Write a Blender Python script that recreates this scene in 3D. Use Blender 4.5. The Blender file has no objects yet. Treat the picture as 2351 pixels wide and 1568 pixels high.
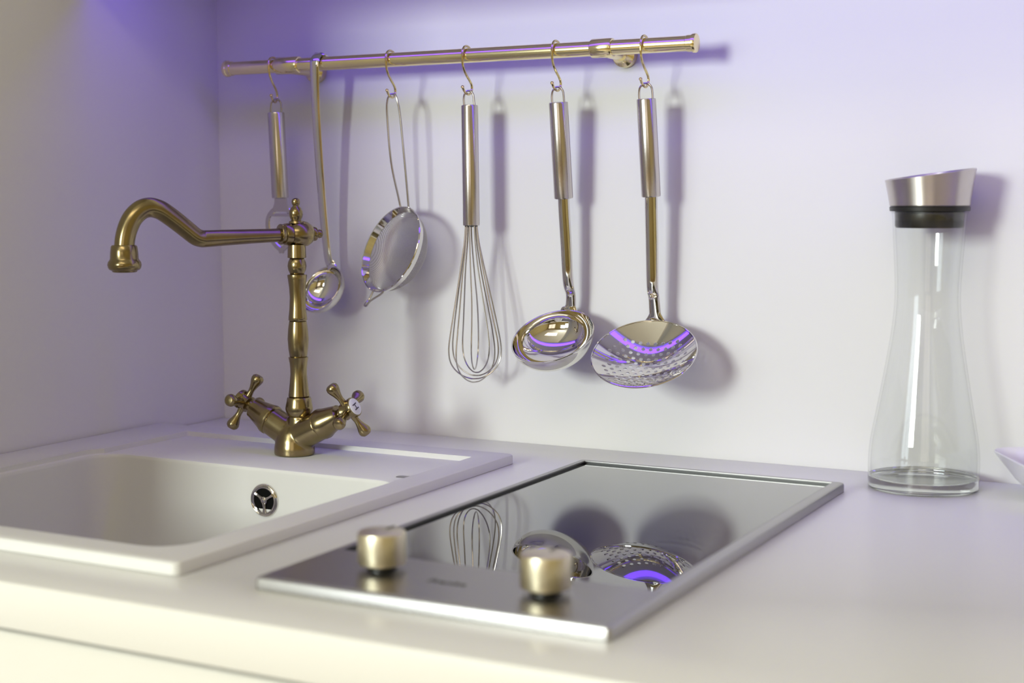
import bpy, bmesh, math, random
from mathutils import Vector, Matrix
from mathutils.geometry import delaunay_2d_cdt

PI = math.pi
scene = bpy.context.scene
COL = scene.collection

# ------------------------------------------------------------------ camera
cam_data = bpy.data.cameras.new('camera')
cam = bpy.data.objects.new('camera', cam_data)
COL.objects.link(cam)
YAW, PITCH, ROLL = 0.4874, 0.0939, -0.0019
_f = Vector((-math.sin(YAW) * math.cos(PITCH), math.cos(YAW) * math.cos(PITCH), -math.sin(PITCH)))
_r = Vector((math.cos(YAW), math.sin(YAW), 0))
_u = _r.cross(_f)
_r2 = _r * math.cos(ROLL) + _u * math.sin(ROLL)
_u2 = -_r * math.sin(ROLL) + _u * math.cos(ROLL)
_m = Matrix((_r2, _u2, -_f)).transposed().to_4x4()
_m.translation = Vector((1.1271, -1.3887, 0.2563))
cam.matrix_world = _m
cam_data.sensor_width = 36.0
cam_data.lens = 3381.6 / 2351.0 * 36.0
cam_data.clip_start = 0.02
cam_data.dof.use_dof = True
cam_data.dof.focus_distance = 1.46
cam_data.dof.aperture_fstop = 4.6
scene.camera = cam

# ------------------------------------------------------------------ world, lights, exposure
world = bpy.data.worlds.new('world')
scene.world = world
world.use_nodes = True
world.node_tree.nodes['Background'].inputs[0].default_value = (1.0, 0.9, 0.75, 1)
world.node_tree.nodes['Background'].inputs[1].default_value = 0.02

def area(name, loc, target, sx, sy, power, color):
    d = bpy.data.lights.new(name, 'AREA')
    d.shape = 'RECTANGLE'
    d.size = sx
    d.size_y = sy
    d.energy = power
    d.color = color
    o = bpy.data.objects.new(name, d)
    COL.objects.link(o)
    o.location = loc
    o.rotation_euler = (Vector(target) - Vector(loc)).to_track_quat('-Z', 'Y').to_euler()
    return o

KEY_POWER = 76.0
FILL_POWER = 9.5
LED_STRENGTH = 4.6
area('daylight_lamp', (-0.24, -3.8, 0.80), (0.45, 0, 0.2), 0.66, 0.70, KEY_POWER, (0.93, 1.0, 0.93))
area('fill_lamp', (1.0, -2.0, 1.62), (1.0, -2.0, 0), 1.2, 0.7, FILL_POWER, (1.0, 0.86, 0.64))  # unseen lamp, added as warm fill for the ambient light

scene.view_settings.view_transform = 'Standard'
scene.view_settings.look = 'None'
scene.view_settings.exposure = 0.07
scene.view_settings.gamma = 1.0
scene.view_settings.use_curve_mapping = False
scene.cycles.use_denoising = True
scene.cycles.use_adaptive_sampling = True
scene.cycles.adaptive_threshold = 0.03
scene.cycles.max_bounces = 6
scene.cycles.diffuse_bounces = 3
scene.cycles.glossy_bounces = 4
scene.cycles.transmission_bounces = 6
scene.cycles.transparent_max_bounces = 10
scene.cycles.caustics_reflective = False
scene.cycles.caustics_refractive = False
scene.cycles.sample_clamp_indirect = 6.0

# ------------------------------------------------------------------ materials
MATS = {}
def pmat(name, color, rough=0.5, metal=0.0, spec=0.5, bump=0.0, bscale=200.0, vary=0.0, vscale=40.0, coat=0.0,
         emit=None, estr=0.0, stretch=None, ior=1.5):
    m = bpy.data.materials.new(name)
    m.use_nodes = True
    nt = m.node_tree
    b = nt.nodes['Principled BSDF']
    b.inputs['Base Color'].default_value = (*color, 1)
    b.inputs['Roughness'].default_value = rough
    b.inputs['Metallic'].default_value = metal
    b.inputs['Specular IOR Level'].default_value = spec
    b.inputs['IOR'].default_value = ior
    b.inputs['Coat Weight'].default_value = coat
    b.inputs['Coat Roughness'].default_value = 0.01
    if emit:
        b.inputs['Emission Color'].default_value = (*emit, 1)
        b.inputs['Emission Strength'].default_value = estr
    if vary or bump:
        tc = nt.nodes.new('ShaderNodeTexCoord')
        mp = nt.nodes.new('ShaderNodeMapping')
        nt.links.new(tc.outputs['Object'], mp.inputs['Vector'])
        if stretch:
            mp.inputs['Scale'].default_value = stretch
    if vary:
        n = nt.nodes.new('ShaderNodeTexNoise')
        n.inputs['Scale'].default_value = vscale
        n.inputs['Detail'].default_value = 4
        nt.links.new(mp.outputs[0], n.inputs['Vector'])
        r = nt.nodes.new('ShaderNodeValToRGB')
        r.color_ramp.elements[0].position = 0.3
        r.color_ramp.elements[1].position = 0.7
        r.color_ramp.elements[0].color = (*[c * (1 - vary) for c in color], 1)
        r.color_ramp.elements[1].color = (*[min(1, c * (1 + vary)) for c in color], 1)
        nt.links.new(n.outputs['Fac'], r.inputs[0])
        nt.links.new(r.outputs[0], b.inputs['Base Color'])
    if bump:
        n2 = nt.nodes.new('ShaderNodeTexNoise')
        n2.inputs['Scale'].default_value = bscale
        n2.inputs['Detail'].default_value = 3
        nt.links.new(mp.outputs[0], n2.inputs['Vector'])
        bp = nt.nodes.new('ShaderNodeBump')
        bp.inputs['Strength'].default_value = bump
        bp.inputs['Distance'].default_value = 0.0005
        nt.links.new(n2.outputs['Fac'], bp.inputs['Height'])
        nt.links.new(bp.outputs[0], b.inputs['Normal'])
    MATS[name] = m
    return m

pmat('wall_white', (0.80, 0.795, 0.79), 0.55, spec=0.25, bump=0.02, bscale=300)
pmat('laminate_white', (0.81, 0.805, 0.785), 0.30, spec=0.5, bump=0.015, bscale=500)
pmat('composite_white', (0.75, 0.745, 0.73), 0.42, spec=0.35, bump=0.05, bscale=900)
pmat('cabinet_white', (0.75, 0.745, 0.71), 0.45, spec=0.3, bump=0.01, bscale=300)
pmat('room_paint', (0.50, 0.41, 0.20), 0.8, spec=0.1, vary=0.06, vscale=3)
pmat('room_ceiling', (0.75, 0.72, 0.66), 0.9, spec=0.1, vary=0.02, vscale=3)
pmat('floor_wood', (0.36, 0.24, 0.11), 0.45, vary=0.25, vscale=4, stretch=(1, 9, 1))
pmat('antique_brass', (0.30, 0.24, 0.125), 0.23, metal=1.0, vary=0.12, vscale=60, bump=0.03, bscale=500)
pmat('polished_brass', (0.93, 0.82, 0.47), 0.17, metal=1.0, vary=0.04, vscale=30)
pmat('hook_brass', (0.74, 0.62, 0.32), 0.16, metal=1.0, vary=0.05, vscale=60)
pmat('polished_steel', (0.74, 0.72, 0.69), 0.05, metal=1.0, vary=0.02, vscale=30)
pmat('satin_steel', (0.60, 0.56, 0.54), 0.20, metal=1.0, bump=0.06, bscale=60, stretch=(1, 1, 40))
pmat('wire_steel', (0.50, 0.47, 0.44), 0.22, metal=1.0, vary=0.05, vscale=60)
pmat('mesh_steel', (0.46, 0.44, 0.44), 0.35, metal=1.0, vary=0.05, vscale=60)
pmat('brushed_steel', (0.36, 0.35, 0.335), 0.30, metal=1.0, bump=0.08, bscale=120, stretch=(1, 30, 1))
pmat('frame_steel', (0.44, 0.43, 0.43), 0.36, metal=1.0, bump=0.03, bscale=200)
pmat('knob_metal', (0.74, 0.68, 0.52), 0.36, metal=1.0, bump=0.04, bscale=200, stretch=(1, 1, 20))
pmat('black_glass', (0.004, 0.005, 0.005), 0.012, spec=0.5, ior=1.52, bump=0.0, vary=0.1, vscale=20, coat=0.8)
pmat('black_plastic', (0.012, 0.012, 0.012), 0.35, vary=0.1, vscale=60)
pmat('black_void', (0.004, 0.004, 0.004), 0.8, spec=0.1, vary=0.1, vscale=60)
pmat('ceramic_white', (0.80, 0.80, 0.82), 0.15, vary=0.02, vscale=60)
pmat('porcelain', (0.84, 0.83, 0.84), 0.18, vary=0.02, vscale=40)
pmat('ink_violet', (0.03, 0.015, 0.05), 0.5, vary=0.05, vscale=60)
pmat('etched_grey', (0.10, 0.10, 0.09), 0.6, vary=0.05, vscale=60)
pmat('led_violet', (0.2, 0.2, 0.3), 0.5, emit=(0.15, 0.055, 1.0), estr=LED_STRENGTH, vary=0.02, vscale=60)

pmat('fill_window_glow', (0.3, 0.3, 0.3), 0.3, emit=(1.0, 0.86, 0.66), estr=1.3, vary=0.02, vscale=3)  # glow of the added fill window
pmat('highlight_window_glow', (0.3, 0.3, 0.3), 0.3, emit=(0.86, 0.97, 1.0), estr=4.6, vary=0.02, vscale=3)  # glow of the added window that gives the rail its highlight

_l = pmat('lid_steel', (0.60, 0.56, 0.53), 0.36, metal=1.0, vary=0.03, vscale=60)
_b = _l.node_tree.nodes['Principled BSDF']
_b.inputs['Anisotropic'].default_value = 0.9
_b.inputs['Anisotropic Rotation'].default_value = 0.25
_t = _l.node_tree.nodes.new('ShaderNodeTangent')
_t.direction_type = 'RADIAL'
_t.axis = 'Z'
_l.node_tree.links.new(_t.outputs[0], _b.inputs['Tangent'])

def thin_glass():
    m = bpy.data.materials.new('thin_glass')
    m.use_nodes = True
    nt = m.node_tree
    for n in list(nt.nodes):
        nt.nodes.remove(n)
    out = nt.nodes.new('ShaderNodeOutputMaterial')
    mix = nt.nodes.new('ShaderNodeMixShader')
    tr = nt.nodes.new('ShaderNodeBsdfTransparent')
    tr.inputs[0].default_value = (0.990, 0.994, 0.992, 1)
    gl = nt.nodes.new('ShaderNodeBsdfGlossy')
    gl.inputs['Roughness'].default_value = 0.02
    lw = nt.nodes.new('ShaderNodeLayerWeight')
    lw.inputs['Blend'].default_value = 0.5
    pw = nt.nodes.new('ShaderNodeMath')
    pw.operation = 'POWER'
    pw.inputs[1].default_value = 5.0
    sc = nt.nodes.new('ShaderNodeMath')
    sc.operation = 'MULTIPLY_ADD'
    sc.inputs[1].default_value = 0.55
    sc.inputs[2].default_value = 0.04
    nt.links.new(lw.outputs['Facing'], pw.inputs[0])
    nt.links.new(pw.outputs[0], sc.inputs[0])
    nt.links.new(sc.outputs[0], mix.inputs[0])
    nt.links.new(tr.outputs[0], mix.inputs[1])
    nt.links.new(gl.outputs[0], mix.inputs[2])
    nt.links.new(mix.outputs[0], out.inputs[0])
    MATS['thin_glass'] = m
thin_glass()
_g = pmat('thick_glass', (0.93, 0.95, 0.95), 0.01, ior=1.5)
_g.node_tree.nodes['Principled BSDF'].inputs['Transmission Weight'].default_value = 1.0

# ------------------------------------------------------------------ mesh helpers
def root_of(o):
    while o.parent:
        o = o.parent
    return o

def obj(name, verts, faces, mat, parent=None, smooth=True, angle=35, label=None):
    me = bpy.data.meshes.new(name)
    off = Vector((0, 0, 0))
    if parent:
        off = root_of(parent).location
    me.from_pydata([tuple(Vector(v) - off) for v in verts], [], faces)
    me.validate()
    bm = bmesh.new()
    bm.from_mesh(me)
    bmesh.ops.recalc_face_normals(bm, faces=bm.faces)
    bm.to_mesh(me)
    bm.free()
    if smooth:
        me.polygons.foreach_set('use_smooth', [True] * len(me.polygons))
        me.set_sharp_from_angle(angle=math.radians(angle))
    me.materials.append(MATS[mat])
    o = bpy.data.objects.new(name, me)
    COL.objects.link(o)
    if parent:
        o.parent = parent
    if label:
        o['label'] = label
    return o

def merge(*parts):
    V, F = [], []
    for v, f in parts:
        n = len(V)
        V += [Vector(a) for a in v]
        F += [tuple(i + n for i in q) for q in f]
    return V, F

def frame_of(axis):
    a = Vector(axis).normalized()
    t = Vector((0, 0, 1)) if abs(a.z) < 0.9 else Vector((1, 0, 0))
    e1 = a.cross(t).normalized()
    e2 = a.cross(e1).normalized()
    return a, e1, e2

def lathe(origin, axis, prof, segs=40, cap=True):
    """prof: list of (t along axis, radius)"""
    o = Vector(origin)
    a, e1, e2 = frame_of(axis)
    V, F = [], []
    for t, r in prof:
        for k in range(segs):
            th = 2 * PI * k / segs
            V.append(o + a * t + (e1 * math.cos(th) + e2 * math.sin(th)) * max(r, 1e-5))
    n = len(prof)
    for i in range(n - 1):
        for k in range(segs):
            k2 = (k + 1) % segs
            F.append((i * segs + k, i * segs + k2, (i + 1) * segs + k2, (i + 1) * segs + k))
    if cap:
        F.append(tuple(range(segs)))
        F.append(tuple((n - 1) * segs + k for k in range(segs)))
    return V, F

def spline(pts, sub=8):
    P = [Vector(p) for p in pts]
    out = []
    for i in range(len(P) - 1):
        p0 = P[max(i - 1, 0)]; p1 = P[i]; p2 = P[i + 1]; p3 = P[min(i + 2, len(P) - 1)]
        for s in range(sub):
            t = s / sub
            out.append(0.5 * ((2 * p1) + (p2 - p0) * t + (2 * p0 - 5 * p1 + 4 * p2 - p3) * t * t
                              + (3 * p1 - p0 - 3 * p2 + p3) * t ** 3))
    out.append(P[-1])
    return out

def lin1(vals, sub=8):
    out = []
    for a, b in zip(vals[:-1], vals[1:]):
        out += [a + (b - a) * k / sub for k in range(sub)]
    return out + [vals[-1]]

def spline1(vals, sub=8):
    return [v.x for v in spline([(a, 0, 0) for a in vals], sub)]

def tube(path, rad, segs=10, closed=False, up=None, flat=1.0):
    """round (or flattened, radius*flat along `up`-normal) tube; rad a number or a list"""
    P = [Vector(p) for p in path]
    n = len(P)
    R = rad if isinstance(rad, (list, tuple)) else [rad] * n
    FL = flat if isinstance(flat, (list, tuple)) else [flat] * n
    V, F = [], []
    prev = None
    for i in range(n):
        if closed:
            t = (P[(i + 1) % n] - P[i - 1]).normalized()
        else:
            t = (P[min(i + 1, n - 1)] - P[max(i - 1, 0)]).normalized()
        if up is not None:
            u = Vector(up)
            u = (u - t * u.dot(t)).normalized()
        elif prev is None:
            u = t.orthogonal().normalized()
        else:
            u = (prev - t * prev.dot(t)).normalized()
        prev = u
        w = t.cross(u)
        for k in range(segs):
            th = 2 * PI * k / segs
            V.append(P[i] + u * (math.cos(th) * R[i] * FL[i]) + w * (math.sin(th) * R[i]))
    m = n if closed else n - 1
    for i in range(m):
        for k in range(segs):
            k2 = (k + 1) % segs
            j = (i + 1) % n
            F.append((i * segs + k, i * segs + k2, j * segs + k2, j * segs + k))
    if not closed:
        F.append(tuple(range(segs)))
        F.append(tuple((n - 1) * segs + k for k in range(segs)))
    return V, F

def box(x0, x1, y0, y1, z0, z1, bev=0.0, seg=2):
    bm = bmesh.new()
    bmesh.ops.create_cube(bm, size=1.0)
    for v in bm.verts:
        v.co = Vector(((x0 + x1) / 2 + v.co.x * (x1 - x0), (y0 + y1) / 2 + v.co.y * (y1 - y0),
                       (z0 + z1) / 2 + v.co.z * (z1 - z0)))
    if bev:
        bmesh.ops.bevel(bm, geom=list(bm.edges), offset=bev, segments=seg, affect='EDGES', profile=0.5)
    bm.verts.index_update()
    V = [v.co.copy() for v in bm.verts]
    F = [tuple(v.index for v in f.verts) for f in bm.faces]
    bm.free()
    return V, F

def rrect(x0, x1, y0, y1, r, n=6):
    pts = []
    for cx, cy, a0 in ((x1 - r, y1 - r, 0), (x0 + r, y1 - r, 90), (x0 + r, y0 + r, 180), (x1 - r, y0 + r, 270)):
        for k in range(n + 1):
            a = math.radians(a0 + 90 * k / n)
            pts.append((cx + r * math.cos(a), cy + r * math.sin(a)))
    return pts

def prism(loops):
    """loops: list of (list of (x,y), z), same count each; closed ends"""
    V, F = [], []
    n = len(loops[0][0])
    for pts, z in loops:
        V += [Vector((x, y, z)) for x, y in pts]
    for i in range(len(loops) - 1):
        for k in range(n):
            k2 = (k + 1) % n
            F.append((i * n + k, i * n + k2, (i + 1) * n + k2, (i + 1) * n + k))
    F.append(tuple(range(n)))
    F.append(tuple((len(loops) - 1) * n + k for k in range(n)))
    return V, F

def apply_mods(o, angle=35):
    dg = bpy.context.evaluated_depsgraph_get()
    dg.update()
    me = bpy.data.meshes.new_from_object(o.evaluated_get(dg))
    old = o.data
    o.modifiers.clear()
    o.data = me
    me.name = old.name
    me.polygons.foreach_set('use_smooth', [True] * len(me.polygons))
    me.set_sharp_from_angle(angle=math.radians(angle))

def cut(o, V, F):
    c = obj('cutter', V, F, 'wall_white', smooth=False)
    md = o.modifiers.new('cut', 'BOOLEAN')
    md.operation = 'DIFFERENCE'
    md.solver = 'EXACT'
    md.object = c
    apply_mods(o)
    me = c.data
    bpy.data.objects.remove(c)
    bpy.data.meshes.remove(me)

def bevel(o, w, seg=2, angle=40):
    md = o.modifiers.new('bevel', 'BEVEL')
    md.width = w
    md.segments = seg
    md.limit_method = 'ANGLE'
    md.angle_limit = math.radians(angle)
    apply_mods(o)

def thing(name, label, cat, loc, group=None):
    o = bpy.data.objects.new(name, None)
    COL.objects.link(o)
    o.empty_display_size = 0.02
    o.location = loc
    o['label'] = label
    o['category'] = cat
    if group:
        o['group'] = group
    return o

def tag(o, label, cat, group=None):
    o['label'] = label
    o['category'] = cat
    if group:
        o['group'] = group
    return o

def struct(name, vf, mat, label=None):
    o = obj(name, vf[0], vf[1], mat, smooth=False)
    o['kind'] = 'structure'
    if label:
        o['label'] = label
    return o

def text_mesh(name, body, size, depth, mat, origin, xdir, ydir, parent):
    cu = bpy.data.curves.new('txt', 'FONT')
    cu.body = body
    cu.size = size
    cu.align_x = 'CENTER'
    cu.align_y = 'CENTER'
    cu.extrude = depth
    cu.resolution_u = 3
    t = bpy.data.objects.new('txt', cu)
    COL.objects.link(t)
    dg = bpy.context.evaluated_depsgraph_get()
    dg.update()
    me = t.evaluated_get(dg).to_mesh()
    X = Vector(xdir).normalized()
    Y = Vector(ydir).normalized()
    Z = X.cross(Y)
    V = [Vector(origin) + X * v.co.x + Y * v.co.y + Z * v.co.z for v in me.vertices]
    F = [tuple(p.vertices) for p in me.polygons]
    t.evaluated_get(dg).to_mesh_clear()
    bpy.data.objects.remove(t)
    bpy.data.curves.remove(cu)
    return obj(name, V, F, mat, parent, smooth=False)

# ================================================================== THE SETTING
X1 = 2.4
struct('wall_back', box(-0.06, 3.0, 0.0, 0.06, -0.9, 1.65), 'wall_white', 'white back wall behind the rail of utensils')
struct('wall_left', box(-0.05, 0.0, -0.74, 0.0, -0.9, 1.65), 'wall_white', 'white side wall left of the sink')
struct('shade_wall', box(-0.30, 0.12, -0.80, -0.74, -0.9, 1.65), 'wall_white')  # unseen stub wall, added to block the key lamp on the left
struct('wall_right', box(3.0, 3.06, -4.5, 0.06, -0.9, 1.65), 'room_paint')
struct('wall_rear', box(-2.66, 3.06, -4.56, -4.5, -0.9, 1.65), 'room_paint')
struct('wall_side', box(-2.66, -2.6, -4.5, -0.74, -0.9, 1.65), 'room_paint')
struct('wall_corner', box(-2.66, -0.3, -0.80, -0.74, -0.9, 1.65), 'wall_white')
struct('floor', box(-2.66, 3.06, -4.56, 0.06, -0.96, -0.9), 'floor_wood')
struct('ceiling', box(-2.66, 3.06, -4.56, 0.06, 1.65, 1.71), 'room_ceiling')
# windows added in the rear wall behind the camera, for their light
def window(name, x0, x1, z0, z1, mat):
    xm = (x0 + x1) / 2
    w = obj(name, *merge(box(x0 - .06, x1 + .06, -4.5, -4.46, z0 - .06, z0), box(x0 - .06, x1 + .06, -4.5, -4.46, z1, z1 + .06), box(x0 - .06, x0, -4.5, -4.46, z0, z1),
                         box(x1, x1 + .06, -4.5, -4.46, z0, z1), box(xm - .03, xm + .03, -4.5, -4.46, z0, z1)), 'cabinet_white', smooth=False)
    w['kind'] = 'structure'
    for a, b in ((x0, xm - .03), (xm + .03, x1)):
        obj('pane', *box(a, b, -4.495, -4.485, z0, z1), mat, w, smooth=False)
window('highlight_window', -2.30, -0.82, -0.10, 1.30, 'highlight_window_glow')  # unseen, added so rail and handles catch a bright highlight
window('fill_window', 1.30, 2.70, -0.10, 1.30, 'fill_window_glow')  # unseen, added as weak fill to lift the right side
# cupboard above the worktop, above the frame, with the light strip under it behind a front lip
struct('trim_1', merge(box(0.002, X1, -0.215, -0.001, 0.535, 1.1), box(0.002, X1, -0.222, -0.208, 0.489, 0.535)), 'cabinet_white')
strip = struct('trim_2', box(0.05, X1 - 0.05, -0.2075, -0.160, 0.533, 0.5345), 'led_violet')

# ------------------------------------------------------------------ worktop and base cabinet
V, F = box(0.0015, X1, -0.682, -0.0005, -0.033, 0.0)
counter = obj('countertop', V, F, 'laminate_white', smooth=False)
cut(counter, *box(0.012, 0.444, -0.605, -0.129, -0.2, 0.2))
bevel(counter, 0.0018, 2)
tag(counter, 'white laminate worktop carrying the sink, the hob and the carafe', 'worktop')

cab = thing('base_cabinet', 'white cabinet front below the edge of the worktop', 'cabinet', (1.2, -0.4, -0.9))
V, F = merge(box(0.002, 0.02, -0.655, -0.625, -0.9, -0.0335), box(X1 - 0.02, X1, -0.655, -0.625, -0.9, -0.0335),
             box(0.02, X1 - 0.02, -0.655, -0.625, -0.9, -0.82), box(0.02, X1 - 0.02, -0.655, -0.625, -0.07, -0.0335),
             box(0.79, 0.81, -0.655, -0.625, -0.82, -0.07), box(1.59, 1.61, -0.655, -0.625, -0.82, -0.07))
obj('carcass', V, F, 'cabinet_white', cab, smooth=False)
for x0, x1 in ((0.003, 0.798), (0.802, 1.598), (1.602, X1)):
    V, F = box(x0, x1, -0.676, -0.656, -0.80, -0.0370, 0.0015)
    obj('door', V, F, 'cabinet_white', cab)

# ================================================================== SINK
sink = thing('kitchen_sink', 'white composite inset sink with raised rim, in front of the left wall', 'sink', (0.24, -0.36, 0.0))
SX0, SX1, SY0, SY1, RIM = 0.003, 0.456, -0.617, -0.117, 0.0095
V, F = prism([(rrect(0.014, 0.442, -0.603, -0.131, 0.01), -0.215), (rrect(0.014, 0.442, -0.603, -0.131, 0.01), 0.0003),
              (rrect(SX0, SX1, SY0, SY1, 0.006), 0.0003), (rrect(SX0, SX1, SY0, SY1, 0.006), RIM - 0.0018),
              (rrect(SX0 + .0006, SX1 - .0006, SY0 + .0006, SY1 - .0006, 0.006), RIM - 0.0006),
              (rrect(SX0 + .0018, SX1 - .0018, SY0 + .0018, SY1 - .0018, 0.006), RIM)])
basin = obj('basin', V, F, 'composite_white', sink)
off = sink.location
def shifted(vf):
    return [Vector(v) - off for v in vf[0]], vf[1]
LEDGE = 0.0045
def cut_local(o, vf):
    c = obj('cutter', vf[0], vf[1], 'wall_white', smooth=False)
    md = o.modifiers.new('cut', 'BOOLEAN')
    md.operation = 'DIFFERENCE'
    md.solver = 'EXACT'
    md.object = c
    apply_mods(o)
    me = c.data
    bpy.data.objects.remove(c)
    bpy.data.meshes.remove(me)
# tap ledge: slightly sunk behind the basin, closed by a step at the back
cut_local(basin, prism([(rrect(0.072, 0.427, -0.290, -0.152, 0.003), LEDGE), (rrect(0.070, 0.429, -0.290, -0.1505, 0.003), 0.05)]))
# the bowl
bx = (0.066, 0.425, -0.585, -0.272)
def inset(d, r):
    return rrect(bx[0] + d, bx[1] - d, bx[2] + d, bx[3] - d, r, 8)
cut_local(basin, prism([(inset(0.03, 0.015), -0.195), (inset(0.012, 0.024), -0.190), (inset(0.004, 0.028), -0.175), (inset(0.0, 0.031), 0.0),
                        (inset(0.0, 0.031), LEDGE - 0.003), (inset(-0.0008, 0.0315), LEDGE - 0.0008), (inset(-0.003, 0.033), LEDGE + 0.0004),
                        (inset(-0.003, 0.033), 0.05)]))
# overflow with three-armed grille on the bowl's back wall
OC = Vector((0.2676, -0.2725, -0.0265))
ax = Vector((0, -1, 0))
ov = obj('overflow_drain', *lathe(OC, ax, [(-0.003, 0.0163), (0.0008, 0.0163), (0.0022, 0.0155), (0.0026, 0.0148), (0.0018, 0.0140),
                                         (0.0016, 0.0134), (0.0022, 0.0128), (0.0019, 0.0118), (0.0004, 0.0113), (-0.003, 0.0113)], 40, cap=False),
         'polished_steel', sink, label='round chrome overflow with a three-armed grille')
obj('drain_opening', *lathe(OC, ax, [(0.0002, 0.0001), (0.0003, 0.0114)], 32), 'black_void', ov)
for k, a in enumerate((150, 30, 270)):
    d = Vector((math.cos(math.radians(a)), 0, math.sin(math.radians(a))))
    obj('spoke', *tube([OC + ax * 0.0014 + d * 0.003, OC + ax * 0.0012 + d * 0.0075, OC + ax * 0.0012 + d * 0.0118],
                       [0.0020, 0.0012, 0.0019], 8), 'polished_steel', ov)
obj('screw', *lathe(OC, ax, [(0.0004, 0.0038), (0.0020, 0.0036), (0.0024, 0.0027), (0.0028, 0.0022), (0.0040, 0.0016), (0.0044, 0.0002)], 24), 'polished_steel', ov)
# small oblong plate in place of a slim recess, ledge's right end
V, F = prism([(rrect(0.403, 0.429, -0.2555, -0.2455, 0.0045), LEDGE - .001), (rrect(0.403, 0.429, -0.2555, -0.2455, 0.0045), LEDGE + 0.0003),
              (rrect(0.404, 0.428, -0.2545, -0.2465, 0.0035), LEDGE + 0.0006)])
obj('ledge_plate', V, F, 'frame_steel', sink, label='small oblong metal plate on the sink ledge')

# ================================================================== FAUCET
FX, FY = 0.2535, -0.196
fau = thing('kitchen_faucet', 'antique brass swan-neck faucet with two cross handles, standing on the sink', 'faucet', (0.2475, FY, LEDGE))
def zc(v):
    return 0.2256 - 0.0004354 * (v - 538)
AE = math.radians(27)
JX, JZ = 0.2495, 0.0215
# blended lower body: base, two rising arms, column socket
base_parts = merge(
    lathe((0.2470, FY, 0), (0, 0, 1), [(LEDGE + 0.0002, 0.0205), (0.012, 0.0203), (0.020, 0.0190), (0.028, 0.0165), (0.035, 0.012)], 32),
    lathe((JX, FY, JZ), (-math.cos(AE), 0, math.sin(AE)), [(0.0, 0.0155), (0.02, 0.0150), (0.034, 0.0148)], 32),
    lathe((JX, FY, JZ), (math.cos(AE), 0, math.sin(AE)), [(0.0, 0.0155), (0.02, 0.0150), (0.034, 0.0148)], 32),
    lathe((FX, FY, 0), (0, 0, 1), [(0.018, 0.0135), (0.034, 0.0118), (0.0445, 0.0108)], 32))
body = obj('body', *base_parts, 'antique_brass', fau)
md = body.modifiers.new('remesh', 'REMESH')
md.mode = 'VOXEL'
md.voxel_size = 0.0009
md2 = body.modifiers.new('smooth', 'SMOOTH')
md2.factor = 0.5
md2.iterations = 14
apply_mods(body, 60)
zz = [(955, .0106), (953, .0116), (944, .0132), (938, .0138), (931, .0134), (922, .0126), (914, .0121), (911.5, .0116), (910.5, .0102)]
obj('collar', *lathe((FX, FY, 0), (0, 0, 1), [(zc(v), r) for v, r in zz], 40), 'antique_brass', fau)
segs_prof = [
    [(910, .0100), (908, .0106), (893, .0098), (877, .0090), (858, .0083), (845, .0084), (832, .0089), (822, .0097), (819, .0099), (818, .0090)],
    [(818, .0084), (816, .0088), (800, .0098), (777, .0105), (756, .0099), (741, .0090), (737, .0088), (736, .0082)],
    [(735.5, .0086), (733, .0093), (727, .0092), (706, .0082), (682, .0077), (660, .0082), (640, .0093), (632, .0098), (630, .0096), (629, .0080)],
    [(628.5, .0070), (626, .0074), (619, .0087), (610, .0094), (601, .0088), (594, .0075), (592.5, .0070)],
    [(592, .0080), (591, .0093), (569, .0090), (562, .0088)],
]
for pr in segs_prof:
    obj('column', *lathe((FX, FY, 0), (0, 0, 1), [(zc(v), r) for v, r in pr], 40), 'antique_brass', fau)
# head: horizontal barrel along the spout direction
SD = Vector((-math.cos(math.radians(60)), -math.sin(math.radians(60)), 0))
HC = Vector((FX, FY, 0.2258))
hd = obj('head', *lathe(HC, -SD, [(-0.0062, .0090), (-0.0060, .0100), (-0.003, .0120), (0.001, .0130), (0.006, .0132), (0.011, .0120), (0.015, .0096),
                                (0.0165, .0078), (0.0168, .0066), (0.0185, .0072), (0.0205, .0068), (0.0215, .0050), (0.0225, .0036),
                                (0.0245, .0044), (0.0265, .0040), (0.0280, .0020), (0.0283, .0002)], 40), 'antique_brass', fau)
obj('spout_collar', *lathe(HC, SD, [(0.0064, .0096), (0.0068, .0108), (0.0105, .0110), (0.0130, .0104), (0.0136, .0094), (0.0150, .0100),
                                    (0.0172, .0102), (0.0180, .0096), (0.0183, .0076)], 40), 'antique_brass', hd)
obj('finial', *lathe((FX - 0.0003, FY, 0), (0, 0, 1), [(0.2365, .0075), (0.2385, .0068), (0.2392, .0050), (0.2405, .0052), (0.2425, .0062), (0.2455, .0068), (0.2485, .0066),
                                              (0.2515, .0052), (0.2530, .0034), (0.2540, .0030), (0.2555, .0040), (0.2580, .0043), (0.2600, .0036), (0.2612, .0018), (0.2614, .0002)], 32), 'antique_brass', hd)
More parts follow.
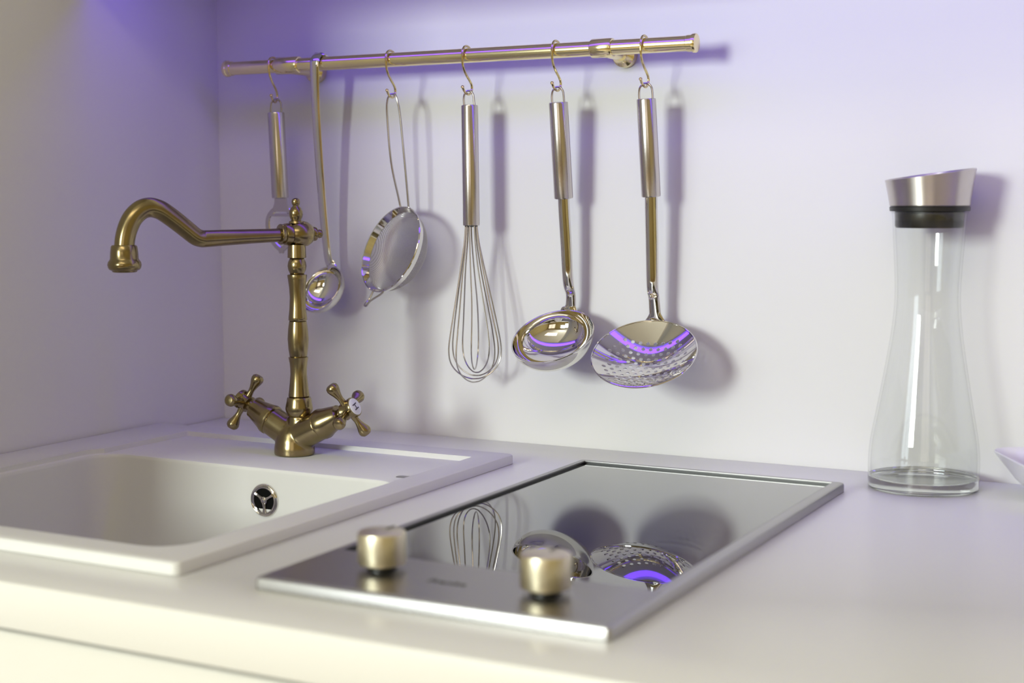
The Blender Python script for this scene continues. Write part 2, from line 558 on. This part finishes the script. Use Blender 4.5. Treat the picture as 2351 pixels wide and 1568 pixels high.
# spout
sp = [(0.0150, .2251), (0.0450, .2243), (0.0750, .2233), (0.0930, .2226), (0.0985, .2228), (0.1040, .2248), (0.1123, .2313), (0.1230, .2398),
      (0.1347, .2482), (0.1415, .2514), (0.1485, .2526), (0.1560, .2506), (0.1635, .2444), (0.1685, .2360), (0.1719, .2258), (0.1732, .2165), (0.1734, .2080)]
sr = [.0066, .0070, .0077, .0081, .0083, .0085, .0087, .0089, .0091, .0092, .0093, .0094, .0094, .0094, .0093, .0093, .0093]
path = spline([Vector((FX, FY, 0)) + SD * t + Vector((0, 0, z)) for t, z in sp], 6)
obj('spout', *tube(path, spline1(sr, 6), 28, up=SD.cross(Vector((0, 0, 1)))), 'antique_brass', fau)
AC = Vector((FX, FY, 0)) + SD * 0.1735
obj('aerator', *lathe(AC, (0, 0, 1), [(.1945, .0085), (.1925, .0100), (.1930, .0112), (.1942, .0118), (.1950, .0138), (.1968, .0150), (.1995, .0156), (.2022, .0150), (.2040, .0136),
                                      (.2052, .0130), (.2110, .0127), (.2165, .0120), (.2178, .0110), (.2180, .0090)], 40), 'antique_brass', fau)
# two rising valves with cross handles
def valve(sgn, theta, with_mark):
    a = Vector((sgn * math.cos(AE), 0, math.sin(AE)))
    J = Vector((JX, FY, JZ))
    bon = obj('valve_bonnet', *lathe(J, a, [(0.0335, .0142), (0.0345, .0156), (0.0375, .0158), (0.0420, .0142), (0.0520, .0118), (0.0570, .0106), (0.0590, .0104), (0.0600, .0086), (0.0610, .0060), (0.067, .0058)], 36),
              'antique_brass', fau)
    hub = J + a * 0.0715
    h = obj('cross_handle', *lathe(hub, a, [(-0.0065, .0062), (-0.0055, .0088), (-0.003, .0082), (0.0, .0078), (0.0025, .0080), (0.0035, .0092), (0.0042, .0100), (0.0068, .0102), (0.0080, .0098), (0.0083, .0088)], 36), 'antique_brass', fau)
    A = Vector((-sgn * math.sin(AE), 0, math.cos(AE)))
    B = Vector((0, 1, 0))
    for k in range(4):
        t = theta + k * PI / 2
        d = A * math.cos(t) + B * math.sin(t)
        prof = [(0.004, .0036), (0.009, .0034), (0.013, .0030), (0.016, .0033), (0.020, .0044), (0.0235, .0058), (0.0265, .0065), (0.0290, .0060), (0.0308, .0042), (0.0313, .0004)]
        obj('spoke', *lathe(hub, d, prof, 20), 'antique_brass', h)
    disc = obj('index_disc', *lathe(hub, a, [(0.0075, .0088), (0.0086, .0087), (0.0092, .0078), (0.0094, .0001)], 32), 'ceramic_white', h, label='round white ceramic index disc')
    if with_mark:
        text_mesh('index_mark', 'H', 0.0105, 0.0002, 'ink_violet', hub + a * 0.0094, A * 0.95 - B * 0.3, -(A * 0.3 + B * 0.95) if False else a.cross(A * 0.95 - B * 0.3), h)
valve(-1, math.radians(12), False)
valve(1, math.radians(-25), True)

# ================================================================== HOB
hob = thing('domino_cooktop', 'narrow black glass cooktop with steel frame and two knobs, set in the worktop', 'cooktop', (0.654, -0.36, 0.0))
HX0, HX1, HY0, HY1, HZ = 0.5242, 0.7833, -0.6186, -0.1086, 0.0085
PY = -0.528
G = 0.0062
W = 0.0075
frame_prof = lambda x0, x1, y0, y1: box(x0, x1, y0, y1, 0.0003, HZ, 0.0012)
V, F = prism([(rrect(HX0, HX1, HY0, HY1, 0.003), 0.0003), (rrect(HX0, HX1, HY0, HY1, 0.003), HZ - 0.0022),
              (rrect(HX0 + .0007, HX1 - .0007, HY0 + .0007, HY1 - .0007, 0.003), HZ - 0.0007), (rrect(HX0 + .0022, HX1 - .0022, HY0 + .0022, HY1 - .0022, 0.003), HZ)])
fr = obj('frame', V, F, 'frame_steel', hob)
cut_local(fr, box(HX0 + W, HX1 - W - 0.002, PY, HY1 - W, 0.003, 0.02))
obj('glass_plate', *box(HX0 + W + 0.0013, HX1 - W - 0.0033, PY + 0.0002, HY1 - W - 0.0013, 0.0032, G, 0.0004, 1), 'black_glass', hob, label='black glass cooking surface')
gk = merge(box(HX0 + W, HX0 + W + 0.0012, PY, HY1 - W, 0.0031, HZ - 0.0006), box(HX1 - W - 0.0032, HX1 - W - 0.002, PY, HY1 - W, 0.0031, HZ - 0.0006), box(HX0 + W, HX1 - W - 0.002, HY1 - W - 0.0012, HY1 - W, 0.0031, HZ - 0.0006))
obj('gasket', *gk, 'black_plastic', hob, smooth=False)
obj('control_panel', *box(HX0 + 0.003, HX1 - 0.003, HY0 + 0.003, PY - 0.0004, HZ - 0.002, HZ + 0.0005, 0.0004, 1), 'brushed_steel', hob, label='brushed steel control panel')
text_mesh('lettering', 'Franke', 0.0105, 0.0001, 'etched_grey', (0.6475, -0.5745, HZ + 0.0007), (1, 0, 0), (0, 1, 0), hob)
for kx, ky in ((0.5900, -0.5640), (0.7165, -0.5690)):
    kb = obj('knob', *lathe((kx, ky, HZ + 0.0005), (0, 0, 1), [(0.0042, .0150), (0.0045, .0162), (0.0062, .0167), (0.0240, .0167), (0.0258, .0162), (0.0265, .0152), (0.0266, .0001)], 48), 'knob_metal', hob)
    obj('stem', *lathe((kx, ky, HZ + 0.0005), (0, 0, 1), [(-0.0002, .0105), (0.0008, .0103), (0.0012, .0075), (0.0046, .0072)], 24), 'black_plastic', kb)
    obj('pointer', *box(kx - .0007, kx + .0007, ky + 0.006, ky + 0.0155, HZ + 0.0268, HZ + 0.0275), 'etched_grey', kb, smooth=False)

# ================================================================== RAIL
RY, RZ, RR = -0.053, 0.4071, 0.0074
rail = thing('utensil_rail', 'polished brass utensil rail mounted on the back wall', 'rail', (0.338, -0.001, RZ))
obj('bar', *lathe((0, RY, RZ), (1, 0, 0), [(0.0585, RR), (0.617, RR)], 32), 'polished_brass', rail)
for x, s in ((0.0585, -1), (0.6145, 1)):
    obj('end_cap', *lathe((x, RY, RZ), (s, 0, 0), [(-0.006, .0076), (-0.0055, .0080), (-0.0005, .0081), (0.0, .0090), (0.0028, .0092), (0.0038, .0086), (0.0042, .0070), (0.0043, .0002)], 32), 'polished_brass', rail)
for x0, x1, xp in ((0.1255, 0.1570, 0.1430), (0.5085, 0.5318, 0.5225)):
    br = obj('bracket', *lathe((0, RY, RZ), (1, 0, 0), [(x0, .0075), (x0 + .0004, .0088), (x0 + .0015, .0094), (x1 - .0015, .0094), (x1 - .0004, .0088), (x1, .0075)], 32), 'polished_brass', rail)
    obj('bracket_arm', *lathe((xp, RY, RZ - 0.003), (0, 1, 0), [(0.005, .0062), (0.040, .0062), (0.043, .0085), (0.0455, .0120), (0.0528, .0124)], 32), 'polished_brass', br)

# ================================================================== S-HOOKS
HOOK = [(0.0090, -0.0040), (0.0094, 0.0020), (0.0066, 0.0074), (0.0, 0.0096), (-0.0066, 0.0074), (-0.0094, 0.0010), (-0.0092, -0.0070), (-0.0062, -0.0145), (-0.0005, -0.0205),
        (0.0060, -0.0255), (0.0098, -0.0295), (0.0102, -0.0335), (0.0080, -0.0372), (0.0035, -0.0392), (-0.0020, -0.0385), (-0.0065, -0.0358), (-0.0092, -0.0325)]
def hook(x, label, yaw=0.0):
    pts = []
    for dy, dz in HOOK:
        tw = yaw * min(1, max(0, -dz / 0.03))
        pts.append(Vector((x - math.sin(tw) * dy, RY + math.cos(tw) * dy, RZ + dz)))
    t = thing('s_hook', label, 'hook', (x, RY, RZ), 'brass S-hooks on the rail')
    obj('wire', *tube(spline(pts, 5), 0.00125, 10), 'hook_brass', t)
    obj('tip', *lathe(pts[-1], pts[-1] - pts[-2], [(-0.0012, .0012), (-0.0006, .0017), (0.0006, .0018), (0.0014, .0010)], 12), 'hook_brass', t)
    return t
hook(0.1211, 'brass S-hook at the left end of the rail, nearest the side wall', 0.3)
hook(0.2745, 'brass S-hook on the rail from which the wire strainer hangs', 0.1)
hook(0.3672, 'brass S-hook on the rail from which the whisk hangs')
hook(0.4696, 'brass S-hook on the rail from which the large ladle hangs')
hook(0.5647, 'brass S-hook at the right end of the rail, holding the skimmer')
LY, LZ = RY + 0.0035, RZ - 0.0360     # where a loop rests in the lower curl

def lean_frame(top, bot):
    a = (Vector(bot) - Vector(top))
    return a, a.normalized()

def hang_loop(name, x, top_of_handle, parent, mat='wire_steel', hw=0.0085, r=0.0011):
    """wire loop over the hook, its two legs ending in the handle's top"""
    h = Vector(top_of_handle)
    z1 = LZ + 0.0004
    pts = [h + Vector((-hw, 0, -0.002)), Vector((x - hw, (h.y + LY) / 2, h.z + (z1 - h.z) * 0.35)), Vector((x - hw * 0.86, LY, h.z + (z1 - h.z) * 0.72)), Vector((x - hw * 0.42, LY, z1 - 0.0006)), Vector((x, LY, z1)),
           Vector((x + hw * 0.42, LY, z1 - 0.0006)), Vector((x + hw * 0.86, LY, h.z + (z1 - h.z) * 0.72)), Vector((x + hw, (h.y + LY) / 2, h.z + (z1 - h.z) * 0.35)), h + Vector((hw, 0, -0.002))]
    return obj(name, *tube(spline(pts, 5), r, 8), mat, parent)

def tube_handle(top, bot, r, parent):
    a, n = lean_frame(top, bot)
    L = a.length
    return obj('handle', *lathe(top, n, [(0.0, r * 0.86), (0.0004, r * 0.97), (0.0014, r), (L - 0.0014, r), (L - 0.0004, r * 0.97), (L, r * 0.86)], 36), 'satin_steel', parent)

# ------------------------------------------------------------------ opener at the far left
u = thing('bottle_opener', 'steel opener with tube handle and ring-shaped head, hanging behind the faucet', 'opener', (0.1211, LY, 0.202))
ht, hb = (0.1205, -0.0492, 0.3569), (0.1225, -0.0465, 0.2619)
tube_handle(ht, hb, 0.0093, u)
hang_loop('hanging_loop', 0.1211, ht, u, hw=0.0072)
# flat head: neck widening into a ring with a crossbar
def plate(pts2, y, th):
    V, F = [], []
    n = len(pts2)
    for yy in (y - th / 2, y + th / 2):
        V += [Vector((x, yy, z)) for x, z in pts2]
    for k in range(n):
        k2 = (k + 1) % n
        F.append((k, k2, n + k2, n + k))
    F.append(tuple(range(n)))
    F.append(tuple(n + k for k in range(n)))
    return V, F
cx = 0.1228
neck = [(cx - 0.0075, 0.263), (cx + 0.0075, 0.263), (cx + 0.0082, 0.256), (cx + 0.0105, 0.2505), (cx + 0.0125, 0.2468), (cx - 0.0125, 0.2468), (cx - 0.0105, 0.2505), (cx - 0.0082, 0.256)]
obj('neck', *plate(neck, -0.0462, 0.0022), 'satin_steel', u)
ring = []
for k in range(41):
    t = math.radians(-62 + (360 - 56) * k / 40 + 90 - 28)
ringpts = [(cx + 0.0100, 0.2485), (cx + 0.0165, 0.2420), (cx + 0.0188, 0.2330), (cx + 0.0165, 0.2220), (cx + 0.0105, 0.2120), (cx + 0.0030, 0.2055), (cx - 0.0035, 0.2030)]
for s in (1, -1):
    pp = [Vector((cx + s * (x - cx), -0.0462, z)) for x, z in ringpts]
    obj('ring_arm', *tube(spline(pp, 6), 0.0031, 8, up=(0, 1, 0), flat=0.42), 'satin_steel', u)
obj('crossbar', *tube([Vector((cx - 0.0130, -0.0462, 0.2432)), Vector((cx + 0.0130, -0.0462, 0.2432))], 0.0016, 8), 'satin_steel', u)

# ------------------------------------------------------------------ bowl helper
def rim_basis(e, psi):
    e = math.radians(e); psi = math.radians(psi)
    h = Vector((-math.sin(psi), -math.cos(psi), 0))
    n = h * math.cos(e) + Vector((0, 0, math.sin(e)))
    U = -h * math.sin(e) + Vector((0, 0, math.cos(e)))
    return n, U, U.cross(n)

def bowl_profile(R, depth, th, k=2.0, lip=0.0012, n=16):
    """lathe profile along n: 0 at the rim plane, -depth at the bottom"""
    inner = []
    for i in range(n + 1):
        s = i / n
        r = R * math.sin(s * PI / 2)
        z = -depth * (max(0.0, 1 - (r / R) ** k)) ** (1 / k) if i < n else 0.0
        inner.append((z, r))
    outer = []
    Ro = R + th
    for i in range(n, -1, -1):
        s = i / n
        r = Ro * math.sin(s * PI / 2)
        z = -(depth + th) * (max(0.0, 1 - (r / Ro) ** k)) ** (1 / k) if i < n else -0.0008
        outer.append((z, r))
    return inner + [(0.0003, R + lip * 0.3), (0.0004, R + lip), (-0.0004, R + lip * 1.1)] + outer

# ------------------------------------------------------------------ small ladle hooked straight on the rail
u = thing('sauce_ladle', 'small steel ladle whose flat handle hooks straight over the rail', 'ladle', (0.1838, RY, 0.135))
hx = 0.1745
strap = [(0.1838, RY + 0.0100, RZ - 0.0030), (0.1838, RY + 0.0098, RZ + 0.0040), (0.1838, RY + 0.0050, RZ + 0.0092), (0.1838, RY - 0.0030, RZ + 0.0095), (0.1836, RY - 0.0085, RZ + 0.0050), (0.1830, RY - 0.0098, RZ - 0.0040),
         (0.1806, -0.0585, 0.3747), (0.1773, -0.0515, 0.3352), (0.1736, -0.0375, 0.2497), (0.1738, -0.0292, 0.1964), (0.1758, -0.0264, 0.1880), (0.1776, -0.0268, 0.1835)]
sw = [.0060, .0060, .0060, .0060, .0060, .0060, .0055, .0054, .0053, .0052, .0060, .0075]
obj('handle', *tube(spline(strap, 6), spline1(sw, 6), 12, up=(0, 1, 0.15), flat=0.30), 'polished_steel', u)
n_, U_, W_ = rim_basis(33.7, 12.2)
obj('bowl', *lathe((0.1742, -0.0435, 0.1615), n_, bowl_profile(0.0282, 0.0200, 0.0009), 48, cap=False), 'polished_steel', u)

# ------------------------------------------------------------------ wire strainer
u = thing('strainer', 'round fine-mesh wire strainer with long looped wire handle', 'strainer', (0.2745, LY, 0.14))
SC = Vector((0.2709, -0.0510, 0.2070))
n_, U_, W_ = rim_basis(21.9, 23.5)
SR = 0.0485
obj('rim', *lathe(SC, n_, [(0.0006, SR + 0.0006), (0.0012, SR), (0.0007, SR - 0.0008), (-0.0060, SR - 0.0036), (-0.0068, SR - 0.0032), (-0.0064, SR - 0.0022), (0.0, SR + 0.0008), (0.0006, SR + 0.0006)], 72, cap=False), 'polished_steel', u)
MR, MD, pitch = SR - 0.0030, 0.029, 0.00130
def mesh_pt(a, b):
    q = min(1.0, (a * a + b * b) / (MR * MR))
    return SC + W_ * a + U_ * b + n_ * (-0.0052 - MD * (1 - q) ** 0.62)
parts = []
m = int(MR / pitch)
for i in range(-m, m + 1):
    c = i * pitch
    half = math.sqrt(max(0, MR * MR - c * c))
    if half < 0.004:
        continue
    K = max(6, int(half / MR * 26))
    for d in (0, 1):
        pts = []
        for k in range(K + 1):
            s = math.sin(-PI / 2 + PI * k / K) * half
            pts.append(mesh_pt(c, s) if d == 0 else mesh_pt(s, c))
        parts.append(tube(pts, 0.00024, 4))
mw = obj('mesh_bowl', *merge(*parts), 'mesh_steel', u)
mw['kind'] = 'stuff'
rt = SC + U_ * SR
pl = SC + U_ * (SR * 0.985) - W_ * (SR * 0.155)
pr = SC + U_ * (SR * 0.985) + W_ * (SR * 0.155)
zt = LZ + 0.0004
hp = [pl - n_ * 0.001, pl + Vector((-0.0010, -0.001, 0.010)), Vector((0.2675, -0.0430, 0.3000)), Vector((0.2660, -0.0475, 0.3480)), Vector((0.2675, LY, 0.3640)), Vector((0.2705, LY, zt - 0.0012)), Vector((0.2740, LY, zt)),
      Vector((0.2775, LY, zt - 0.0012)), Vector((0.2802, LY, 0.3640)), Vector((0.2822, -0.0475, 0.3480)), Vector((0.2845, -0.0430, 0.3000)), pr + Vector((0.0006, -0.001, 0.010)), pr - n_ * 0.001]
obj('handle', *tube(spline(hp, 8), 0.00115, 8), 'wire_steel', u)
bl = SC - U_ * (SR * 0.99) - W_ * 0.007
brr = SC - U_ * (SR * 0.97) + W_ * 0.010
bt = SC - U_ * (SR + 0.0165) - W_ * 0.0070 + n_ * 0.004
obj('rest_loop', *tube(spline([bl + U_ * 0.002, bl - U_ * 0.009 - W_ * 0.0028, bt - W_ * 0.0018, bt + W_ * 0.0020 - U_ * 0.0012, bt + W_ * 0.0065 + U_ * 0.0045, brr - U_ * 0.003, brr + U_ * 0.002], 6), 0.0011, 8), 'wire_steel', u)

# ------------------------------------------------------------------ whisk
u = thing('whisk', 'steel balloon whisk with tube handle hanging from the rail', 'whisk', (0.3672, LY, 0.069))
ht, hb = (0.3678, -0.0490, 0.3570), (0.3692, -0.0488, 0.2326)
tube_handle(ht, hb, 0.0087, u)
hang_loop('hanging_loop', 0.3672, ht, u, hw=0.0060)
random.seed(4)
axd = (Vector((0.3742, -0.0490, 0.069)) - Vector(hb))
WL = axd.length
axd.normalize()
wa, we1, we2 = frame_of(axd)
NL = 5
for k in range(NL):
    th = PI * k / NL + 0.25
    d = we1 * math.cos(th) + we2 * math.sin(th)
    dd = -we1 * math.sin(th) + we2 * math.cos(th)
    L = WL - k * 0.0034
    wid = 0.0292 - 0.0014 * (k % 3)
    half = [(0.0, .0060), (0.018, .0082), (0.05, .0142), (0.085, .0212), (0.112, .0265), (0.130, 1.0), (0.143, .0283), (0.1525, .0235), (0.1595, .0155), (0.1632, .0070), (0.1640, 0.0)]
    pts = []
    for side in (1, -1):
        hh = []
        for t, r in half:
            rr = wid if r == 1.0 else r * wid / 0.0292
            hh.append(Vector(hb) + axd * (t / 0.164 * L - (0.004 if t == 0 else 0)) + d * (side * rr) + dd * (0.0010 * math.sin(t * 40 + k)))
        pts += hh if side == 1 else hh[::-1][1:]
    obj('wire_loop', *tube(spline(pts, 6), 0.00075, 8), 'wire_steel', u)
obj('wire_plug', *lathe(Vector(hb) - axd * 0.003, axd, [(0, .0072), (0.0035, .0070), (0.0045, .0050)], 24), 'black_plastic', u)

# ------------------------------------------------------------------ big ladle
def spoon_neck(pts, wid, flats, parent):
    return obj('shaft', *tube(spline(pts, 6), lin1(wid, 6), 16, up=(0, 1, 0.1), flat=lin1(flats, 6)), 'polished_steel', parent, angle=75)
u = thing('soup_ladle', 'large steel ladle with deep bowl, between the whisk and the skimmer', 'ladle', (0.4696, LY, 0.09))
ht, hb = (0.4700, -0.0490, 0.3567), (0.4708, -0.0380, 0.2604)
tube_handle(ht, hb, 0.0096, u)
hang_loop('hanging_loop', 0.4696, ht, u, hw=0.0066)
n_, U_, W_ = rim_basis(56.7, 2.9)
LC = Vector((0.4694, -0.0607, 0.1223))
LR = 0.0420
top = LC + U_ * LR
spoon_neck([Vector(hb) + Vector((0, -.0009, .008)), Vector(hb) + Vector((0, 0.0007, -0.01)), (0.4716, -0.0340, 0.2150), (0.4722, -0.0302, 0.1760), (0.4730, -0.0255, 0.1620), top + Vector((0.0010, 0.0016, 0.0050)), top + U_ * 0.0016 - n_ * 0.0006, top + U_ * 0.0012 - n_ * 0.0065],
           [.0062, .0062, .0062, .0060, .0056, .0060, .0105, .0120], [.72, .72, .70, .62, .50, .36, .14, .05], u)
obj('bowl', *lathe(LC, n_, bowl_profile(LR, 0.0290, 0.0010, 2.1), 64, cap=False), 'polished_steel', u)

# ------------------------------------------------------------------ skimmer
u = thing('skimmer', 'perforated steel skimmer hanging from the rail, rightmost utensil', 'skimmer', (0.5647, LY, 0.08))
ht, hb = (0.5650, -0.0490, 0.3569), (0.5676, -0.0410, 0.2618)
tube_handle(ht, hb, 0.0094, u)
hang_loop('hanging_loop', 0.5647, ht, u, hw=0.0070)
n_, U_, W_ = rim_basis(56.6, -8.0)
KC = Vector((0.5744, -0.0728, 0.1111))
KR = 0.0512
top = KC + U_ * KR
spoon_neck([Vector(hb) + Vector((0, -.0006, .008)), Vector(hb) + Vector((0, 0.0005, -0.01)), (0.5676, -0.0380, 0.2150), (0.5674, -0.0352, 0.1740), (0.5678, -0.0322, 0.1620), top + Vector((-0.0002, 0.0004, 0.0070)), top + U_ * 0.0004 - n_ * 0.0024, top - U_ * 0.004 - n_ * 0.0052],
           [.0066, .0066, .0066, .0064, .0060, .0064, .0125, .0170], [.72, .72, .70, .62, .45, .35, .10, .04], u)
KD = 0.0180
def dish_pt(a, b, dz=0.0):
    q = min(1.0, (a * a + b * b) / (KR * KR))
    return KC + W_ * a + U_ * b + n_ * (-KD * (1 - q ** 0.92) + dz)
pts2, edges2, holes = [], [], []
def ring2(cx, cy, r, n, ph=0.0):
    i0 = len(pts2)
    for k in range(n):
        a = 2 * PI * k / n + ph
        pts2.append(Vector((cx + r * math.cos(a), cy + r * math.sin(a))))
    for k in range(n):
        edges2.append((i0 + k, i0 + (k + 1) % n))
ring2(0, 0, KR, 96)
for rr, nn in ((KR * 0.97, 80), (KR * 0.93, 64), (KR * 0.88, 56)):
    for k in range(nn):
        a = 2 * PI * k / nn
        pts2.append(Vector((rr * math.cos(a), rr * math.sin(a))))
PX = 0.0076
row = 0
j = -7
for j in range(-7, 8):
    for i in range(-8, 9):
        a = (i + 0.5 * (j % 2)) * PX
        b = j * PX * 0.80 - 0.002
        if a * a + (b * 1.02) ** 2 < (KR * 0.82) ** 2 and b < KR * 0.66:
            holes.append((a, b))
            ring2(a, b, 0.0020, 10)
            ring2(a, b, 0.0029, 10, 0.3)
res = delaunay_2d_cdt(pts2, edges2, [], 0, 1e-6)
vs, fs = res[0], res[2]
keep = []
for f in fs:
    c = sum((vs[i] for i in f), Vector((0, 0))) / len(f)
    if c.length > KR * 0.9999:
        continue
    if any((c.x - a) ** 2 + (c.y - b) ** 2 < (0.00190) ** 2 for a, b in holes):
        continue
    keep.append(tuple(f))
TH = 0.0010
V = [dish_pt(v.x, v.y) for v in vs] + [dish_pt(v.x, v.y, -TH) for v in vs]
N0 = len(vs)
F = list(keep) + [tuple(N0 + i for i in f[::-1]) for f in keep]
cnt = {}
for f in keep:
    for k in range(len(f)):
        e = (f[k], f[(k + 1) % len(f)])
        cnt[e] = 1
for (a, b) in list(cnt):
    if (b, a) not in cnt:
        F.append((b, a, N0 + a, N0 + b))
dish_o = obj('perforated_dish', V, F, 'polished_steel', u, angle=50)
me = dish_o.data
nf = len(keep)
loc_off = u.location
def dish_normal(p):
    d = p + loc_off - KC
    a, b = d.dot(W_), d.dot(U_)
    r = max(1e-6, math.hypot(a, b))
    k = 1.84 * KD / KR * (r / KR) ** 0.84
    return (n_ - (W_ * a + U_ * b) * (k / r)).normalized()
loops_n = [Vector((0, 0, 1))] * len(me.loops)
for pi, p in enumerate(me.polygons):
    for li in p.loop_indices:
        if abs(p.normal.dot(n_)) > 0.6 and pi < 2 * nf:
            g = dish_normal(me.vertices[me.loops[li].vertex_index].co)
            loops_n[li] = g if g.dot(p.normal) > 0 else -g
        else:
            loops_n[li] = p.normal.copy()
me.normals_split_custom_set(loops_n)
rimpath = [dish_pt(KR * 1.004 * math.cos(2 * PI * k / 96), KR * 1.004 * math.sin(2 * PI * k / 96), -0.0004) for k in range(96)]
obj('rim', *tube(rimpath, 0.0009, 8, closed=True), 'polished_steel', u)

# ================================================================== CARAFE
BX, BY = 0.8403, -0.0557
car = thing('glass_carafe', 'clear glass carafe with slanted steel pouring lid', 'carafe', (BX, BY, 0.0))
gp = [(0.0105, .0485), (0.018, .0487), (0.031, .0484), (0.0468, .0466), (0.0700, .0424), (0.0929, .0384), (0.1197, .0340), (0.1400, .0310), (0.1600, .0290), (0.1780, .0285),
      (0.2000, .0294), (0.2200, .0307), (0.2380, .0318), (0.2460, .0326), (0.2468, .0336)]
zs = spline1([a for a, b in gp], 5)
rs = spline1([b for a, b in gp], 5)
outer = list(zip(zs, rs))
inner = [(z, r - 0.0022) for z, r in outer]
obj('glass_body', *lathe((BX, BY, 0.0), (0, 0, 1), outer + [(0.2474, .0332), (0.2472, .0318)] + inner[::-1], 64, cap=False), 'thin_glass', car)
obj('glass_base', *lathe((BX, BY, 0.0), (0, 0, 1), [(0.0006, .0440), (0.0004, .0470), (0.0020, .0486), (0.0080, .0488), (0.0104, .0486), (0.0108, .0455), (0.0098, .036), (0.0090, .018), (0.0088, .0002)], 64), 'thick_glass', car,
    label='thick clear glass bottom')
obj('stopper', *lathe((BX, BY, 0.0), (0, 0, 1), [(0.2335, .0250), (0.2335, .0286), (0.2350, .0296), (0.2440, .0299), (0.2478, .0300), (0.2480, .0330), (0.2484, .0345), (0.2518, .0348), (0.2524, .0340), (0.2530, .02)], 56), 'black_plastic', car,
    label='black rubber stopper and seal')
# slanted flaring cap
cr = Vector((math.cos(YAW), math.sin(YAW), 0))
V, F = [], []
NS = 64
def cap_ring(fn_r, fn_z):
    for k in range(NS):
        a = 2 * PI * k / NS
        d = Vector((math.cos(a), math.sin(a), 0))
        s = d.dot(cr)
        V.append(Vector((BX, BY, 0)) + d * fn_r(s) + Vector((0, 0, fn_z(s))))
ztop = lambda s: 0.2806 + 0.0052 * s
for t in (0.0, 0.03, 0.25, 0.5, 0.75, 0.97, 1.0):
    cap_ring(lambda s, t=t: 0.0347 + (0.0392 - 0.0347) * t ** 1.15 - (0.0008 if t in (0.0,) else 0), lambda s, t=t: 0.2526 + (ztop(s) - 0.2526) * t)
cap_ring(lambda s: 0.0380, lambda s: ztop(s) + 0.0004)
cap_ring(lambda s: 0.0372, lambda s: ztop(s) - 0.0006)
cap_ring(lambda s: 0.0340, lambda s: 0.2626)
cap_ring(lambda s: 0.0001, lambda s: 0.2616)
nr = len(V) // NS
for i in range(nr - 1):
    for k in range(NS):
        k2 = (k + 1) % NS
        F.append((i * NS + k, i * NS + k2, (i + 1) * NS + k2, (i + 1) * NS + k))
F.append(tuple(range(NS)))
obj('pouring_lid', V, F, 'lid_steel', car)

# ================================================================== DISH at the right edge
DX, DY, DZ = 0.9700, -0.0790, 0.0004
dish = thing('porcelain_dish', 'white porcelain dish with flared side at the right edge', 'dish', (DX, DY, 0.0))
def sq(r, c):
    return [(DX + x, DY + y) for x, y in rrect(-r, r, -r, r, c, 7)]
def rot45(pts):
    ca, sa = math.cos(math.radians(27.9)), math.sin(math.radians(27.9))
    return [(DX + (x - DX) * ca - (y - DY) * sa, DY + (x - DX) * sa + (y - DY) * ca) for x, y in pts]
loops = [(rot45(sq(0.024, 0.012)), DZ), (rot45(sq(0.026, 0.013)), DZ + 0.003), (rot45(sq(0.040, 0.018)), 0.018), (rot45(sq(0.0535, 0.022)), 0.037), (rot45(sq(0.0555, 0.023)), 0.0402),
         (rot45(sq(0.0550, 0.023)), 0.0408), (rot45(sq(0.0540, 0.022)), 0.0404), (rot45(sq(0.0515, 0.021)), 0.0365), (rot45(sq(0.0375, 0.017)), 0.018), (rot45(sq(0.024, 0.012)), 0.0055)]
obj('bowl', *prism(loops), 'porcelain', dish)
